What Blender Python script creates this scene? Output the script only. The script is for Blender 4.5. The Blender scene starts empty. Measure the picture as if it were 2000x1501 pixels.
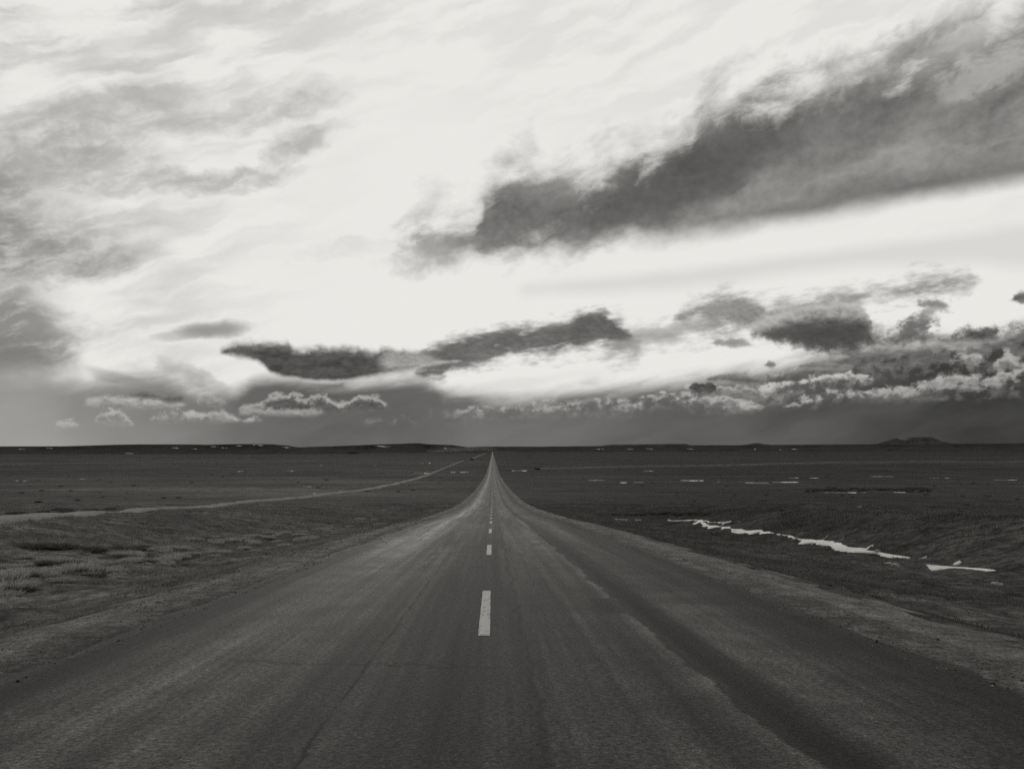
import bpy, math, random
import numpy as np

random.seed(7)
rng = np.random.default_rng(11)
scene = bpy.context.scene
COL = scene.collection
F, VX, HY = 1800.0, 962.0, 870.0      # focal length and vanishing point in photo pixels (2000 wide)


def lin(v):
    """8-bit grey of the print -> linear value"""
    c = v / 255.0
    return c / 12.92 if c <= 0.04045 else ((c + 0.055) / 1.055) ** 2.4


TINT = (1.0, 0.985, 0.945)             # warm black-and-white print tone


# ------------------------------------------------------------------ node expression helper
class G:
    """small helper: arithmetic on node sockets"""
    def __init__(self, tree):
        self.t = tree

    def node(self, kind, **kw):
        n = self.t.nodes.new(kind)
        for k, v in kw.items():
            setattr(n, k, v)
        return n

    def put(self, sock, v):
        if isinstance(v, S):
            self.t.links.new(v.s, sock)
        elif v is not None:
            sock.default_value = v

    def m(self, op, a, b=None, c=None, clamp=False):
        n = self.node('ShaderNodeMath', operation=op)
        n.use_clamp = clamp
        self.put(n.inputs[0], a)
        if b is not None:
            self.put(n.inputs[1], b)
        if c is not None:
            self.put(n.inputs[2], c)
        return S(self, n.outputs[0])

    def xyz(self, x, y, z=0.0):
        n = self.node('ShaderNodeCombineXYZ')
        for i, v in enumerate((x, y, z)):
            self.put(n.inputs[i], v)
        return S(self, n.outputs[0])

    def split(self, v):
        n = self.node('ShaderNodeSeparateXYZ')
        self.put(n.inputs[0], v)
        return [S(self, o) for o in n.outputs]

    def noise(self, vec, scale=1.0, detail=4.0, rough=0.55, dist=0.0, dim='3D', color=False):
        n = self.node('ShaderNodeTexNoise', noise_dimensions=dim)
        self.put(n.inputs['Vector'], vec)
        n.inputs['Scale'].default_value = scale
        n.inputs['Detail'].default_value = detail
        n.inputs['Roughness'].default_value = rough
        n.inputs['Distortion'].default_value = dist
        if color:
            ns = self.node('ShaderNodeSeparateColor')
            self.t.links.new(n.outputs['Color'], ns.inputs[0])
            return [S(self, o) for o in ns.outputs]
        return S(self, n.outputs[0])

    def voro(self, vec, scale=1.0, detail=2.0, dim='2D'):
        n = self.node('ShaderNodeTexVoronoi', voronoi_dimensions=dim, feature='SMOOTH_F1')
        n.normalize = True
        self.put(n.inputs['Vector'], vec)
        n.inputs['Scale'].default_value = scale
        n.inputs['Detail'].default_value = detail
        n.inputs['Roughness'].default_value = 0.5
        n.inputs['Smoothness'].default_value = 0.35
        return S(self, n.outputs['Distance'])

    def sstep(self, v, lo, hi, a=0.0, b=1.0):
        n = self.node('ShaderNodeMapRange', interpolation_type='SMOOTHSTEP')
        for i, q in enumerate((v, lo, hi, a, b)):
            self.put(n.inputs[i], q)
        return S(self, n.outputs[0])

    def lerp(self, a, b, f):
        n = self.node('ShaderNodeMix', data_type='FLOAT')
        self.put(n.inputs[0], f)
        self.put(n.inputs[2], a)
        self.put(n.inputs[3], b)
        return S(self, n.outputs[0])

    def curve(self, x, pts, smooth=True):
        """piecewise curve through pts = [(x, y), ...] in real units"""
        xs = [p[0] for p in pts]
        ys = [p[1] for p in pts]
        x0, x1, y0, y1 = min(xs), max(xs), min(ys), max(ys)
        if y1 - y0 < 1e-6:
            y1 = y0 + 1.0
        n = self.node('ShaderNodeFloatCurve')
        cv = n.mapping.curves[0]
        q = [((a - x0) / (x1 - x0), (b - y0) / (y1 - y0)) for a, b in sorted(pts)]
        cv.points[0].location = q[0]
        cv.points[1].location = q[-1]
        for a, b in q[1:-1]:
            cv.points.new(a, b)
        for p in cv.points:
            p.handle_type = 'AUTO_CLAMPED' if smooth else 'VECTOR'
        n.mapping.extend = 'HORIZONTAL'
        n.mapping.update()
        xin = self.m('MULTIPLY_ADD', x, 1.0 / (x1 - x0), -x0 / (x1 - x0), clamp=True)
        self.put(n.inputs['Value'], xin)
        return S(self, n.outputs[0]) * (y1 - y0) + y0

    def tint(self, v, tint=TINT):
        n = self.node('ShaderNodeCombineColor')
        for i in range(3):
            self.put(n.inputs[i], v * tint[i])
        return S(self, n.outputs[0])


class S:
    def __init__(self, g, s):
        self.g, self.s = g, s

    def __add__(self, o): return self.g.m('ADD', self, o)
    __radd__ = __add__
    def __mul__(self, o): return self.g.m('MULTIPLY', self, o)
    __rmul__ = __mul__
    def __sub__(self, o): return self.g.m('SUBTRACT', self, o)
    def __rsub__(self, o): return self.g.m('SUBTRACT', o, self)
    def __truediv__(self, o): return self.g.m('DIVIDE', self, o)
    def min(self, o): return self.g.m('MINIMUM', self, o)
    def max(self, o): return self.g.m('MAXIMUM', self, o)
    def abs(self): return self.g.m('ABSOLUTE', self)
    def pow(self, e): return self.g.m('POWER', self, e)


# ------------------------------------------------------------------ sky
SUN_AZ, SUN_EL = math.radians(-8), math.radians(30)


def azel(px, py):
    x, z = (px - VX) / F, (HY - py) / F
    return math.degrees(math.atan2(x, 1)), math.degrees(math.atan2(z, math.hypot(x, 1)))


def build_sky():
    w = bpy.data.worlds.new('World')
    w.use_nodes = True
    t = w.node_tree
    t.nodes.clear()
    g = G(t)
    tc = g.node('ShaderNodeTexCoord')
    x, y, z = g.split(S(g, tc.outputs['Generated']))
    DEG = 180 / math.pi
    az = g.m('ARCTAN2', x, y) * DEG
    el = g.m('ARCSINE', z) * DEG
    # shared cloud noises (sky angles in degrees)
    wa = g.noise(g.xyz(az * 0.6, el), 0.42, 5, 0.56, dim='2D', color=True)
    wax, way = wa[0] - 0.5, wa[1] - 0.5
    wb = g.noise(g.xyz(az + 40, el * 1.25), 1.5, 5, 0.60, dim='2D', color=True)
    wbx, wby = wb[0] - 0.5, wb[1] - 0.5
    nb = wb[2]
    # long streaks, rising to the right
    ca, sa = math.cos(math.radians(17)), math.sin(math.radians(17))
    al = az * ca + el * sa + wax * 1.2
    ac = el * ca - az * sa + way * 1.6
    streak = g.noise(g.xyz(al * 0.16, ac * 0.75), 1.0, 6, 0.52, dim='2D')
    fine = g.noise(g.xyz(al * 0.5 + 9, ac * 1.7), 1.0, 5, 0.58, dim='2D')

    # ---- clear sky: Nishita, shown in grey and clipped by the print's paper white
    sky = g.node('ShaderNodeTexSky', sky_type='NISHITA')
    sky.sun_disc = False
    sky.sun_elevation = SUN_EL
    sky.sun_rotation = SUN_AZ
    bw = g.node('ShaderNodeRGBToBW')
    t.links.new(sky.outputs[0], bw.inputs[0])
    nis = S(g, bw.outputs[0]) * 0.10
    ahead = g.sstep(az.abs(), 45.0, 110.0, 1.0, 0.62)
    top_dim = g.sstep(el, 26.0, 55.0, 1.0, 0.75)
    base = (nis * 0.15 + lin(226)).min(lin(234)) * ahead * top_dim
    # very faint high veil, absent from the bright middle
    veil = g.sstep(streak, 0.40, 0.66)
    c = g.lerp(base, base * 0.78, veil * g.sstep(el - (az + 6.0).abs() * -0.25, 17.0, 27.0) * 0.45)

    # torn vapour: used to eat into the cloud edges
    cn = g.noise(g.xyz(al * 0.30 + 3.0, ac * 0.62 + 5.0), 1.0, 7, 0.60, dim='2D')

    def eaten(dt, db, st, sb, nz, k, lo=-0.5, hi=0.5):
        return g.sstep((dt * (1.0 / st)).min(db * (1.0 / sb)).min(1.3) + (nz - 0.5) * k, lo, hi)

    def band(pts_top, pts_bot, soft_t, soft_b, warp_t=0.0, warp_b=0.0, use='a', puff=None):
        """mask between an upper and a lower edge (photo pixels -> sky angles)"""
        lo = min(p[0] for p in pts_top + pts_bot)
        hi = max(p[0] for p in pts_top + pts_bot)
        wx, wy = (wax, way) if use == 'a' else (wbx, wby)
        a2 = az + wx * warp_t
        top = g.curve(a2, [azel(*p) for p in pts_top])
        bot = g.curve(az + wx * warp_b, [azel(*p) for p in pts_bot])
        dt = top - el + wy * warp_t
        db = el - bot + wy * warp_b
        if use == 'p':
            dt = dt - (puff - 0.42) * warp_t * 1.3
        mk = g.sstep(dt, 0.0 - soft_t * 0.5, soft_t * 0.5) * g.sstep(db, -soft_b * 0.5, soft_b * 0.5)
        a_lo, a_hi = azel(lo, 600)[0], azel(hi, 600)[0]
        ramp = min(1.1, 0.35 * (a_hi - a_lo))
        win = g.sstep(a2, a_lo, a_lo + ramp)
        if hi < 2000:
            win = win * g.sstep(a2, a_hi, a_hi - ramp)
        else:
            win = win * g.sstep(az, 62.0, 40.0)
        band.win = win
        return mk * win, dt, db

    def blob(cx, cy, rx, ry, rot=0.0, warp=1.0, use='a', hard=0.0):
        a0, e0 = azel(cx, cy)
        wx, wy = (wax, way) if use == 'a' else (wbx, wby)
        k = F / DEG
        dx = az + wx * (warp * 2) - a0
        dy = el + wy * warp - e0
        r = math.radians(rot)
        u = dx * (math.cos(r) * k / rx) + dy * (math.sin(r) * k / rx)
        v = dy * (math.cos(r) * k / ry) - dx * (math.sin(r) * k / ry)
        return g.sstep(u * u + v * v, 1.0, hard)

    # ---- upper left cirrus sheet
    left = g.sstep(az - el * 0.35, -11.0, -27.0)
    c = g.lerp(c, lin(150), left * g.sstep(streak, 0.34, 0.76) * 0.42)
    c = g.lerp(c, lin(238), left * g.sstep(fine, 0.48, 0.80) * 0.22)
    br = g.sstep(fine * 0.6 + cn * 0.4 + (wb[0] - 0.5) * 0.25, 0.30, 0.66, 0.40, 1.0)          # ragged, fibrous body
    for (cx, cy, rx, ry, rot, v, s) in (
            (190, 240, 260, 60, 18, 152, .72), (440, 228, 190, 40, 16, 168, .72), (590, 205, 90, 34, 10, 168, .65),
            (600, 268, 110, 26, 12, 158, .75), (530, 312, 110, 24, 24, 165, .7), (390, 356, 240, 28, 10, 155, .75),
            (120, 325, 240, 70, 10, 145, .7), (60, 440, 260, 50, 6, 145, .7), (20, 510, 290, 50, 8, 104, .85),
            (-60, 400, 140, 110, 0, 115, .8), (330, 70, 190, 40, 20, 200, .7), (-20, 565, 160, 60, 6, 140, .55),
            (480, 20, 260, 46, 16, 205, .6), (700, 492, 150, 22, 4, 208, .6)):
        c = g.lerp(c, lin(v), blob(cx, cy, rx, ry, rot, 2.4) * br * (s * 0.85))
    # grey wall of cloud at the left edge
    c = g.lerp(c, lin(108), blob(10, 650, 150, 90, 10, 2.6) * 0.80 * g.sstep(fine, 0.22, 0.55, 0.55, 1.0))
    c = g.lerp(c, lin(118), blob(-40, 720, 190, 80, 0, 1.6) * 0.75)

    # ---- the long dark cloud, upper right
    mk, dt, db = band([(760, 500), (800, 425), (836, 404), (914, 408), (950, 356), (1040, 306), (1070, 330), (1136, 330),
                       (1184, 292), (1256, 278), (1352, 232), (1376, 196), (1472, 172), (1580, 158), (1652, 132),
                       (1790, 78), (1898, 34), (2000, 0), (2200, -80)],
                      [(760, 486), (800, 498), (860, 512), (920, 506), (1040, 492), (1190, 480), (1340, 462), (1460, 444),
                       (1640, 414), (1820, 381), (2000, 352), (2200, 320)], 3.4, 2.0, 1.5, 0.6)
    soft = g.sstep(az, 2.0, 20.0, 0.0, 1.0)
    edge_t = dt * (1 / 1.8) + (cn - 0.5) * 3.6
    edge_b = db * g.lerp(0.75, 1.5, soft) + (cn - 0.5) * g.lerp(3.0, 0.5, soft)
    mk = g.sstep(edge_t.min(edge_b), -0.95, 1.15)
    mk = mk * g.sstep(az, 62.0, 40.0) * g.sstep(az + (cn - 0.5) * 8.0, -7.2, -4.6)
    core = blob(1330, 345, 330, 90, 20, 2.2)
    core2 = blob(1010, 430, 170, 80, 18, 1.8)
    core3 = blob(1700, 215, 340, 90, 16, 2.2)
    rim = g.sstep(db, 1.8, 0.0) * g.sstep(az, 10.0, 22.0)
    up = wb[0] * 0.45 + wa[2] * 0.55 - 0.5
    body = lin(137) + (streak - 0.5) * 0.22 + up * 0.26 + (cn - 0.5) * 0.16
    body = g.lerp(body, lin(104), rim * 0.75)
    body = g.lerp(body, lin(104) + up * 0.18, core3 * 0.65)
    body = g.lerp(body, lin(104) + up * 0.26, core2 * 0.75)
    body = g.lerp(body, lin(88) + up * 0.10, core * 0.90)
    body = g.lerp(body, lin(186), blob(1900, 110, 150, 70, 10, 3.0) * g.sstep(cn, 0.40, 0.62) * 0.75)
    # gap near the tip, and soft pale tufts along the upper edge
    mk = mk * g.sstep(az, -7.0, 1.0, 0.78, 1.0)
    tuft = g.sstep(dt + up * 3.0 + (cn - 0.5) * 2.0, 1.7, 0.0) * g.sstep(az, 17.0, 8.0)
    body = g.lerp(body, lin(206), tuft * 0.7)
    c = g.lerp(c, body, mk)
    # faint band below it
    fb, _, _ = band([(1000, 560), (1300, 530), (1700, 480), (2000, 440)], [(1000, 575), (1300, 565), (1700, 520), (2000, 520)],
                    1.0, 1.2, 0.4, 0.4)
    c = g.lerp(c, lin(206), fb * 0.6)

    # ---- grey layer over the horizon
    top = g.curve(az + wax * 1.2, [azel(*p) for p in ((-600, 700), (0, 738), (150, 742), (260, 736), (340, 748), (430, 768), (500, 742), (600, 738),
                                                      (700, 742), (820, 742), (870, 768), (960, 770), (1100, 764), (1300, 748), (1450, 730),
                                                      (1540, 712), (1640, 690), (1760, 672), (1900, 664), (2050, 640), (2700, 640))])
    dg = top - el + way * 0.7 + (streak - 0.5) * 1.3
    mg = g.sstep(dg, -0.85, 0.85)
    gv = g.curve(az, [azel(px, 800)[:1] + (lin(v),) for px, v in ((-900, 120), (0, 150), (150, 138), (300, 126), (420, 112), (520, 100), (700, 95), (850, 100),
                                                                  (1000, 106), (1200, 97), (1400, 90), (1600, 82), (1800, 68), (2000, 58), (2600, 70))])
    gv = gv * g.sstep(el, 0.0, 4.0, 1.12, 0.98) + (streak - 0.5) * 0.05 + (wa[2] - 0.5) * 0.03
    c = g.lerp(c, gv, mg)
    c_high = g.lerp(c, lin(60), g.sstep(el, 0.0, -3.0))

    # ---- everything low over the horizon, kept as a list so each part of the sky evaluates only its own clouds
    layers = []

    def add(lo, hi, fn):
        layers.append((lo, hi, fn))

    def patch(v, cx, cy, rx, ry, rot, warp, opac, use='a'):
        add(cx - rx - 40, cx + rx + 40, lambda c, n: g.lerp(c, lin(v), blob(cx, cy, rx, ry, rot, warp, use) * opac))

    def dark(top, bot, v, st, sb, wt, wbm, use='a', opac=1.0, k=0.10):
        def fn(c, n):
            mk, dt, db = band(top, bot, st, sb, wt, wbm, use)
            if use == 'a':          # smoke-like: frayed along the wind
                mk = eaten(dt, db, st * 0.75, sb * 0.75, n['wisp'] - (1.0 - band.win) * 0.35, 3.0, -0.95, 0.95) * g.sstep(band.win, 0.0, 0.5)
                cv = lin(v) + n['relief'] * k + (n['wisp'] - 0.5) * 0.16 + (wa[2] - 0.5) * 0.06
            else:
                mk = eaten(dt, db, max(st, 0.2), max(sb, 0.16), wb[0] * 0.6 + n['wisp'] * 0.4 - (1.0 - band.win) * 0.4, 1.4, -0.75, 0.45) * g.sstep(band.win, 0.0, 0.4)
                cv = lin(v) + n['relief'] * k + (nb - 0.5) * 0.14
            cv = g.lerp(cv + 0.12, cv, g.sstep(dt.min(db), 0.0, 0.35))
            return g.lerp(c, cv.max(lin(50)), mk * opac)
        xs_ = [p[0] for p in top + bot]
        add(min(xs_) - 20 * wt - 4, max(xs_) + 20 * wt + 4, fn)

    def heap(top, bot, body_v, rim_v, wt=0.45, wbm=0.25, st=0.12, sb=0.25, opac=1.0, k=0.55, depth=0.55, base_v=None, holes=0.0):
        def fn(c, n):
            mk, dt, db = band(top, bot, st, sb, wt, wbm, 'p', n['puff'])
            mk = eaten(dt, db, st + 0.14, sb + 0.10, wb[0] * 0.55 + n['wisp'] * 0.45 - (1.0 - band.win) * 0.4, 1.2, -0.72, 0.45) * g.sstep(band.win, 0.0, 0.4)
            rim = lin(body_v) + (lin(rim_v) - lin(body_v)) * 0.95
            cv = g.lerp(rim, lin(body_v), g.sstep(dt + (wb[1] - 0.5) * 0.5, 0.02, depth))
            if base_v:
                cv = g.lerp(lin(base_v), cv, g.sstep(db, 0.0, 0.3))
            cv = cv + n['relief'] * (k * 0.75 * lin(rim_v)) + (0.42 - n['puff']) * (0.12 * lin(rim_v)) + (nb - 0.5) * (0.25 * lin(rim_v)) + (wa[2] - 0.5) * 0.08 + (n['wisp'] - 0.5) * 0.14
            if holes:
                mk = mk * g.sstep(nb * 0.6 + wa[1] * 0.4 + (streak - 0.5) * 0.5, 0.36 + 0.12 * holes, 0.50 + 0.12 * holes, 0.10, 1.0)
            return g.lerp(c, cv.max(lin(48)), mk * opac)
        xs_ = [p[0] for p in top + bot]
        add(min(xs_) - 20 * wt - 4, max(xs_) + 20 * wt + 4, fn)

    patch(140, 1300, 652, 130, 20, 8, 1.6, 0.55)
    patch(112, 415, 641, 80, 20, 6, 0.9, 0.75)
    patch(150, 360, 655, 60, 13, 12, 0.9, 0.5)
    patch(125, 385, 748, 95, 22, -34, 1.8, 0.40)
    patch(150, 345, 735, 60, 16, -38, 1.8, 0.35)
    patch(135, 230, 738, 70, 16, -15, 0.8, 0.5)
    patch(216, 980, 752, 130, 14, 10, 0.9, 0.6)
    patch(225, 1080, 735, 200, 12, 6, 0.7, 0.45)
    # dark streak cloud in the middle, smoke-like to its right
    dark([(1100, 655), (1150, 615), (1210, 622), (1260, 645), (1330, 640), (1420, 622), (1500, 612), (1560, 640)],
         [(1100, 690), (1150, 678), (1210, 704), (1260, 668), (1330, 662), (1420, 650), (1500, 645), (1560, 655)],
         138, 1.1, 1.3, 1.3, 1.5, opac=0.75)
    dark([(800, 705), (860, 668), (920, 655), (1000, 642), (1060, 635), (1110, 624), (1160, 606), (1200, 622), (1250, 660)],
         [(800, 735), (850, 738), (880, 722), (960, 706), (1040, 692), (1110, 688), (1160, 668), (1200, 676), (1250, 668)],
         94, 0.6, 0.9, 0.9, 1.3, opac=0.95)
    # grey smear right of it
    dark([(1300, 650), (1340, 600), (1420, 578), (1500, 592), (1600, 575), (1740, 560), (1850, 540), (1930, 548)],
         [(1300, 652), (1340, 636), (1420, 645), (1500, 630), (1600, 610), (1740, 585), (1850, 572), (1930, 555)],
         122, 1.0, 1.1, 1.4, 1.3, opac=0.85, k=0.25)
    # far rows of pale cumulus on the right, back to front
    heap([(1480, 735), (1560, 715), (1660, 680), (1720, 660), (1800, 665), (1900, 660), (1960, 640), (2060, 620)],
         [(1480, 745), (1560, 740), (1660, 740), (1720, 735), (1800, 735), (1900, 730), (1960, 725), (2060, 720)], 104, 168, 0.8, 0.4, 0.25, 0.5, opac=.9, holes=.6)
    heap([(1670, 690), (1720, 676), (1790, 672), (1860, 676), (1930, 668)], [(1670, 694), (1720, 690), (1790, 688), (1860, 690), (1930, 686)], 125, 185, .5, .3, .2, .3, opac=.6, holes=.5)
    heap([(1400, 772), (1480, 758), (1570, 744), (1650, 732), (1700, 738), (1715, 748)],
         [(1400, 776), (1480, 770), (1570, 766), (1650, 758), (1700, 750), (1715, 750)], 118, 196, 0.6, 0.3, 0.12, 0.35, holes=.4)
    heap([(1845, 712), (1875, 696), (1905, 694), (1928, 710)], [(1845, 716), (1875, 718), (1905, 718), (1928, 716)], 120, 190, 0.5, 0.3, 0.2, 0.3, opac=.8, holes=.3)
    heap([(1932, 716), (1950, 706), (1966, 692), (1984, 704), (2000, 716)], [(1932, 718), (1950, 720), (1966, 720), (1984, 718), (2000, 718)], 125, 190, 0.5, 0.3, 0.2, 0.3, opac=.8, holes=.3)
    heap([(1520, 800), (1580, 778), (1640, 768), (1720, 764), (1800, 752), (1850, 738), (1920, 736), (2000, 726), (2100, 712)],
         [(1520, 802), (1580, 794), (1640, 784), (1720, 780), (1800, 780), (1850, 775), (1920, 772), (2000, 768), (2100, 760)],
         100, 176, 0.55, 0.4, 0.12, 0.4, holes=.25)
    heap([(1700, 768), (1780, 764), (1860, 752), (1940, 748), (2040, 742)], [(1700, 774), (1780, 776), (1860, 770), (1940, 768), (2040, 764)], 90, 165, .55, .4, .15, .5, opac=.8, holes=.5)
    heap([(1310, 768), (1350, 752), (1400, 756), (1450, 750), (1490, 762), (1530, 752), (1560, 770)],
         [(1310, 786), (1350, 790), (1400, 786), (1450, 794), (1490, 790), (1530, 782), (1560, 776)], 116, 180, 0.5, 0.4, 0.12, 0.4, holes=.3)
    heap([(1180, 804), (1240, 786), (1290, 772), (1340, 772), (1400, 778), (1440, 784), (1500, 796)],
         [(1180, 806), (1240, 804), (1290, 798), (1340, 800), (1400, 800), (1440, 804), (1500, 799)], 112, 176, 0.5, 0.35, 0.12, 0.4, holes=.2)
    heap([(880, 806), (960, 796), (1040, 788), (1080, 794), (1150, 784), (1210, 784), (1260, 800)],
         [(880, 812), (960, 818), (1040, 812), (1080, 812), (1150, 812), (1210, 808), (1260, 803)], 112, 168, 0.5, 0.35, 0.12, 0.4, holes=.15)
    heap([(990, 790), (1030, 782), (1070, 780), (1110, 788)], [(990, 793), (1030, 790), (1070, 790), (1110, 792)], 120, 170, 0.35, 0.25, holes=.5)
    heap([(700, 826), (800, 815), (880, 806), (960, 808), (1000, 820)], [(700, 830), (800, 826), (880, 824), (960, 824), (1000, 822)],
         104, 130, 0.5, 0.4, 0.3, 0.5, opac=.8, holes=.5)
    # dark heads among them
    heap([(1340, 756), (1365, 746), (1392, 746), (1405, 760)], [(1340, 762), (1365, 766), (1392, 766), (1405, 763)], 72, 150, 0.3, 0.2, depth=.2)
    dark([(1370, 742), (1420, 732), (1470, 734), (1510, 744)], [(1370, 744), (1420, 748), (1470, 752), (1510, 746)], 92, .25, .4, .4, .4, 'b')
    dark([(1550, 716), (1590, 708), (1640, 710), (1680, 714)], [(1550, 719), (1590, 720), (1640, 722), (1680, 717)], 96, .2, .25, .5, .3, 'b')
    dark([(1488, 712), (1503, 706), (1520, 712)], [(1488, 714), (1503, 717), (1520, 714)], 105, .2, .2, .35, .3, 'b')
    # big dark cumulus on the right
    heap([(1455, 650), (1500, 622), (1560, 604), (1600, 597), (1650, 596), (1690, 610), (1706, 640), (1722, 662)],
         [(1455, 652), (1500, 660), (1560, 672), (1600, 684), (1650, 686), (1690, 672), (1706, 668), (1722, 664)],
         98, 180, 0.6, 0.5, 0.3, 0.4, k=0.7, depth=1.2)
    patch(72, 1630, 655, 115, 30, 4, 1.0, 0.8, 'b')
    patch(80, 1555, 645, 90, 16, 8, 1.0, 0.6, 'b')
    dark([(1380, 668), (1430, 662), (1478, 672)], [(1380, 671), (1430, 677), (1478, 678)], 112, .2, .2, .5, .4, 'b', opac=.8)
    dark([(1715, 660), (1735, 658), (1752, 665)], [(1715, 668), (1735, 668), (1752, 667)], 120, .2, .2, .5, .4, 'b', opac=.8)
    patch(120, 1800, 628, 55, 26, 40, 1.1, 0.7, 'b')
    patch(92, 1778, 645, 48, 26, 30, 1.1, 0.85, 'b')
    patch(96, 1792, 660, 60, 12, 0, 0.6, 0.8, 'b')
    dark([(1822, 658), (1850, 657), (1900, 640), (1950, 636), (1962, 660)], [(1822, 667), (1850, 668), (1900, 668), (1950, 668), (1962, 668)], 92, .35, .15, .9, .15, 'b', k=.25)
    dark([(1780, 596), (1815, 586), (1850, 594), (1868, 600)], [(1780, 600), (1815, 602), (1850, 601), (1868, 602)], 122, .25, .25, .6, .4, 'b')
    dark([(1968, 586), (1990, 570), (2030, 566), (2060, 580)], [(1968, 588), (1990, 592), (2030, 592), (2060, 585)], 100, .25, .25, .5, .3, 'b')
    # the dark loaf-shaped cloud left of centre
    heap([(420, 694), (440, 680), (500, 672), (560, 674), (578, 686), (640, 682), (700, 684), (735, 690), (745, 684), (800, 690), (850, 690), (868, 704), (898, 704)],
         [(420, 696), (440, 694), (470, 699), (505, 708), (530, 728), (580, 742), (640, 747), (700, 742), (760, 730), (800, 724), (850, 710), (868, 708), (898, 707)],
         80, 112, 0.22, 0.25, 0.40, 0.16, k=0.30, depth=0.45, base_v=180)

    def lit_end(c, n):
        lit, _, _ = band([(725, 704), (750, 690), (790, 690), (835, 692), (868, 706)], [(725, 712), (745, 716), (790, 720), (835, 712), (868, 707)], .5, .7, .7, .6, 'a')
        return g.lerp(c, lin(166) + n['relief'] * 0.35 + (n['wisp'] - 0.5) * 0.25, lit * 0.85)
    add(690, 900, lit_end)
    # low cumulus on the left
    heap([(155, 790), (180, 780), (230, 778), (290, 780), (340, 786), (370, 790)], [(155, 792), (180, 796), (230, 797), (290, 797), (340, 796), (370, 793)], 136, 174, .35, .25, .12, .2)
    dark([(238, 770), (262, 764), (300, 767), (340, 772), (370, 768)], [(238, 773), (262, 777), (300, 780), (340, 788), (370, 776)], 82, .2, .2, .5, .4, 'b')
    heap([(380, 786), (405, 776), (430, 778), (448, 790)], [(380, 790), (405, 793), (430, 793), (448, 792)], 120, 160, .4, .25)
    heap([(455, 805), (500, 790), (530, 776), (575, 770), (600, 782), (630, 776), (665, 790), (690, 782), (720, 776), (765, 796)],
         [(455, 808), (500, 804), (530, 800), (575, 804), (600, 802), (630, 800), (665, 800), (690, 798), (720, 799), (765, 799)], 88, 168, .5, .25, .12, .25, depth=.45)
    heap([(455, 808), (520, 800), (580, 802), (630, 800), (640, 806)], [(455, 812), (520, 810), (580, 812), (630, 810), (640, 808)], 110, 155, .4, .3, .12, .2)
    heap([(285, 812), (320, 806), (372, 806), (400, 810), (420, 804), (465, 818), (520, 820)], [(285, 826), (320, 824), (372, 824), (400, 824), (420, 824), (465, 822), (520, 823)], 126, 172, .4, .25, .12, .2, holes=.1)
    heap([(180, 824), (205, 806), (225, 806), (250, 818), (270, 828)], [(180, 830), (205, 830), (225, 830), (250, 832), (270, 832)], 136, 176, .5, .3)
    heap([(105, 828), (130, 824), (160, 830)], [(105, 832), (130, 833), (160, 833)], 148, 176, .35, .3)

    def background(v):
        bg = g.node('ShaderNodeBackground')
        g.put(bg.inputs['Color'], g.tint(v.max(0.0)))
        return bg.outputs[0]

    def region(lo, hi):
        # each region is a node group of its own; the shared noises come in as inputs
        nonlocal g, az, el, wa, wb, wax, way, wbx, wby, nb, streak
        keep = (g, az, el, wa, wb, wax, way, wbx, wby, nb, streak)
        og, ins = g, [az, el] + wa + wb + [streak, c_high]
        gt = bpy.data.node_groups.new('cloud_bank', 'ShaderNodeTree')
        for i in range(len(ins)):
            gt.interface.new_socket('in_%d' % i, in_out='INPUT', socket_type='NodeSocketFloat')
        gt.interface.new_socket('value', in_out='OUTPUT', socket_type='NodeSocketFloat')
        g = G(gt)
        gi, go = g.node('NodeGroupInput'), g.node('NodeGroupOutput')
        q = [S(g, gi.outputs[i]) for i in range(len(ins))]
        az, el, wa, wb, streak, c = q[0], q[1], q[2:5], q[5:8], q[8], q[9]
        wax, way, wbx, wby, nb = wa[0] - 0.5, wa[1] - 0.5, wb[0] - 0.5, wb[1] - 0.5, wb[2]
        # rounded heads, and light raking over them from above and behind
        up_ = g.noise(g.xyz(az + 40.05, el * 1.25 + 0.16), 1.5, 5, 0.60, dim='2D', color=True)[2]
        wsp = g.noise(g.xyz(az * 0.75 + el * 0.5, el * 2.2 - az * 0.35), 1.0, 5, 0.6, dim='2D')
        n = {'wisp': wsp, 'relief': up_ - nb, 'puff': g.voro(g.xyz(az + wbx * 1.2, el * 1.2 + wby * 1.2), 1.2, 1.0)}
        for (a, b, fn) in layers:
            if b > lo and a < hi:
                c = fn(c, n)
        g.put(go.inputs[0], c)
        g, az, el, wa, wb, wax, way, wbx, wby, nb, streak = keep
        gn = g.node('ShaderNodeGroup')
        gn.node_tree = gt
        for i, v in enumerate(ins):
            g.put(gn.inputs[i], v)
        return background(S(g, gn.outputs[0]))

    def mix(fac, a, b):
        n = g.node('ShaderNodeMixShader')
        g.put(n.inputs[0], fac)
        t.links.new(a, n.inputs[1])
        t.links.new(b, n.inputs[2])
        return n.outputs[0]

    cuts = [-140, 350, 640, 960, 1290, 1500, 1720, 2150]
    regs = [region(cuts[i], cuts[i + 1]) for i in range(len(cuts) - 1)]

    def tree(i, j):
        if j - i == 1:
            return regs[i]
        k = (i + j) // 2
        return mix(g.m('GREATER_THAN', az, azel(cuts[k], 700)[0]), tree(i, k), tree(k, j))
    low = tree(0, len(regs))
    inside = g.m('LESS_THAN', el, 12.0) * g.m('GREATER_THAN', az, azel(cuts[0], 700)[0]) * g.m('LESS_THAN', az, azel(cuts[-1], 700)[0]) * g.m('GREATER_THAN', el, -1.0)
    out = g.node('ShaderNodeOutputWorld')
    t.links.new(mix(inside, background(c_high), low), out.inputs[0])
    scene.world = w
    w.cycles.sampling_method = 'NONE'


build_sky()

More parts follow.
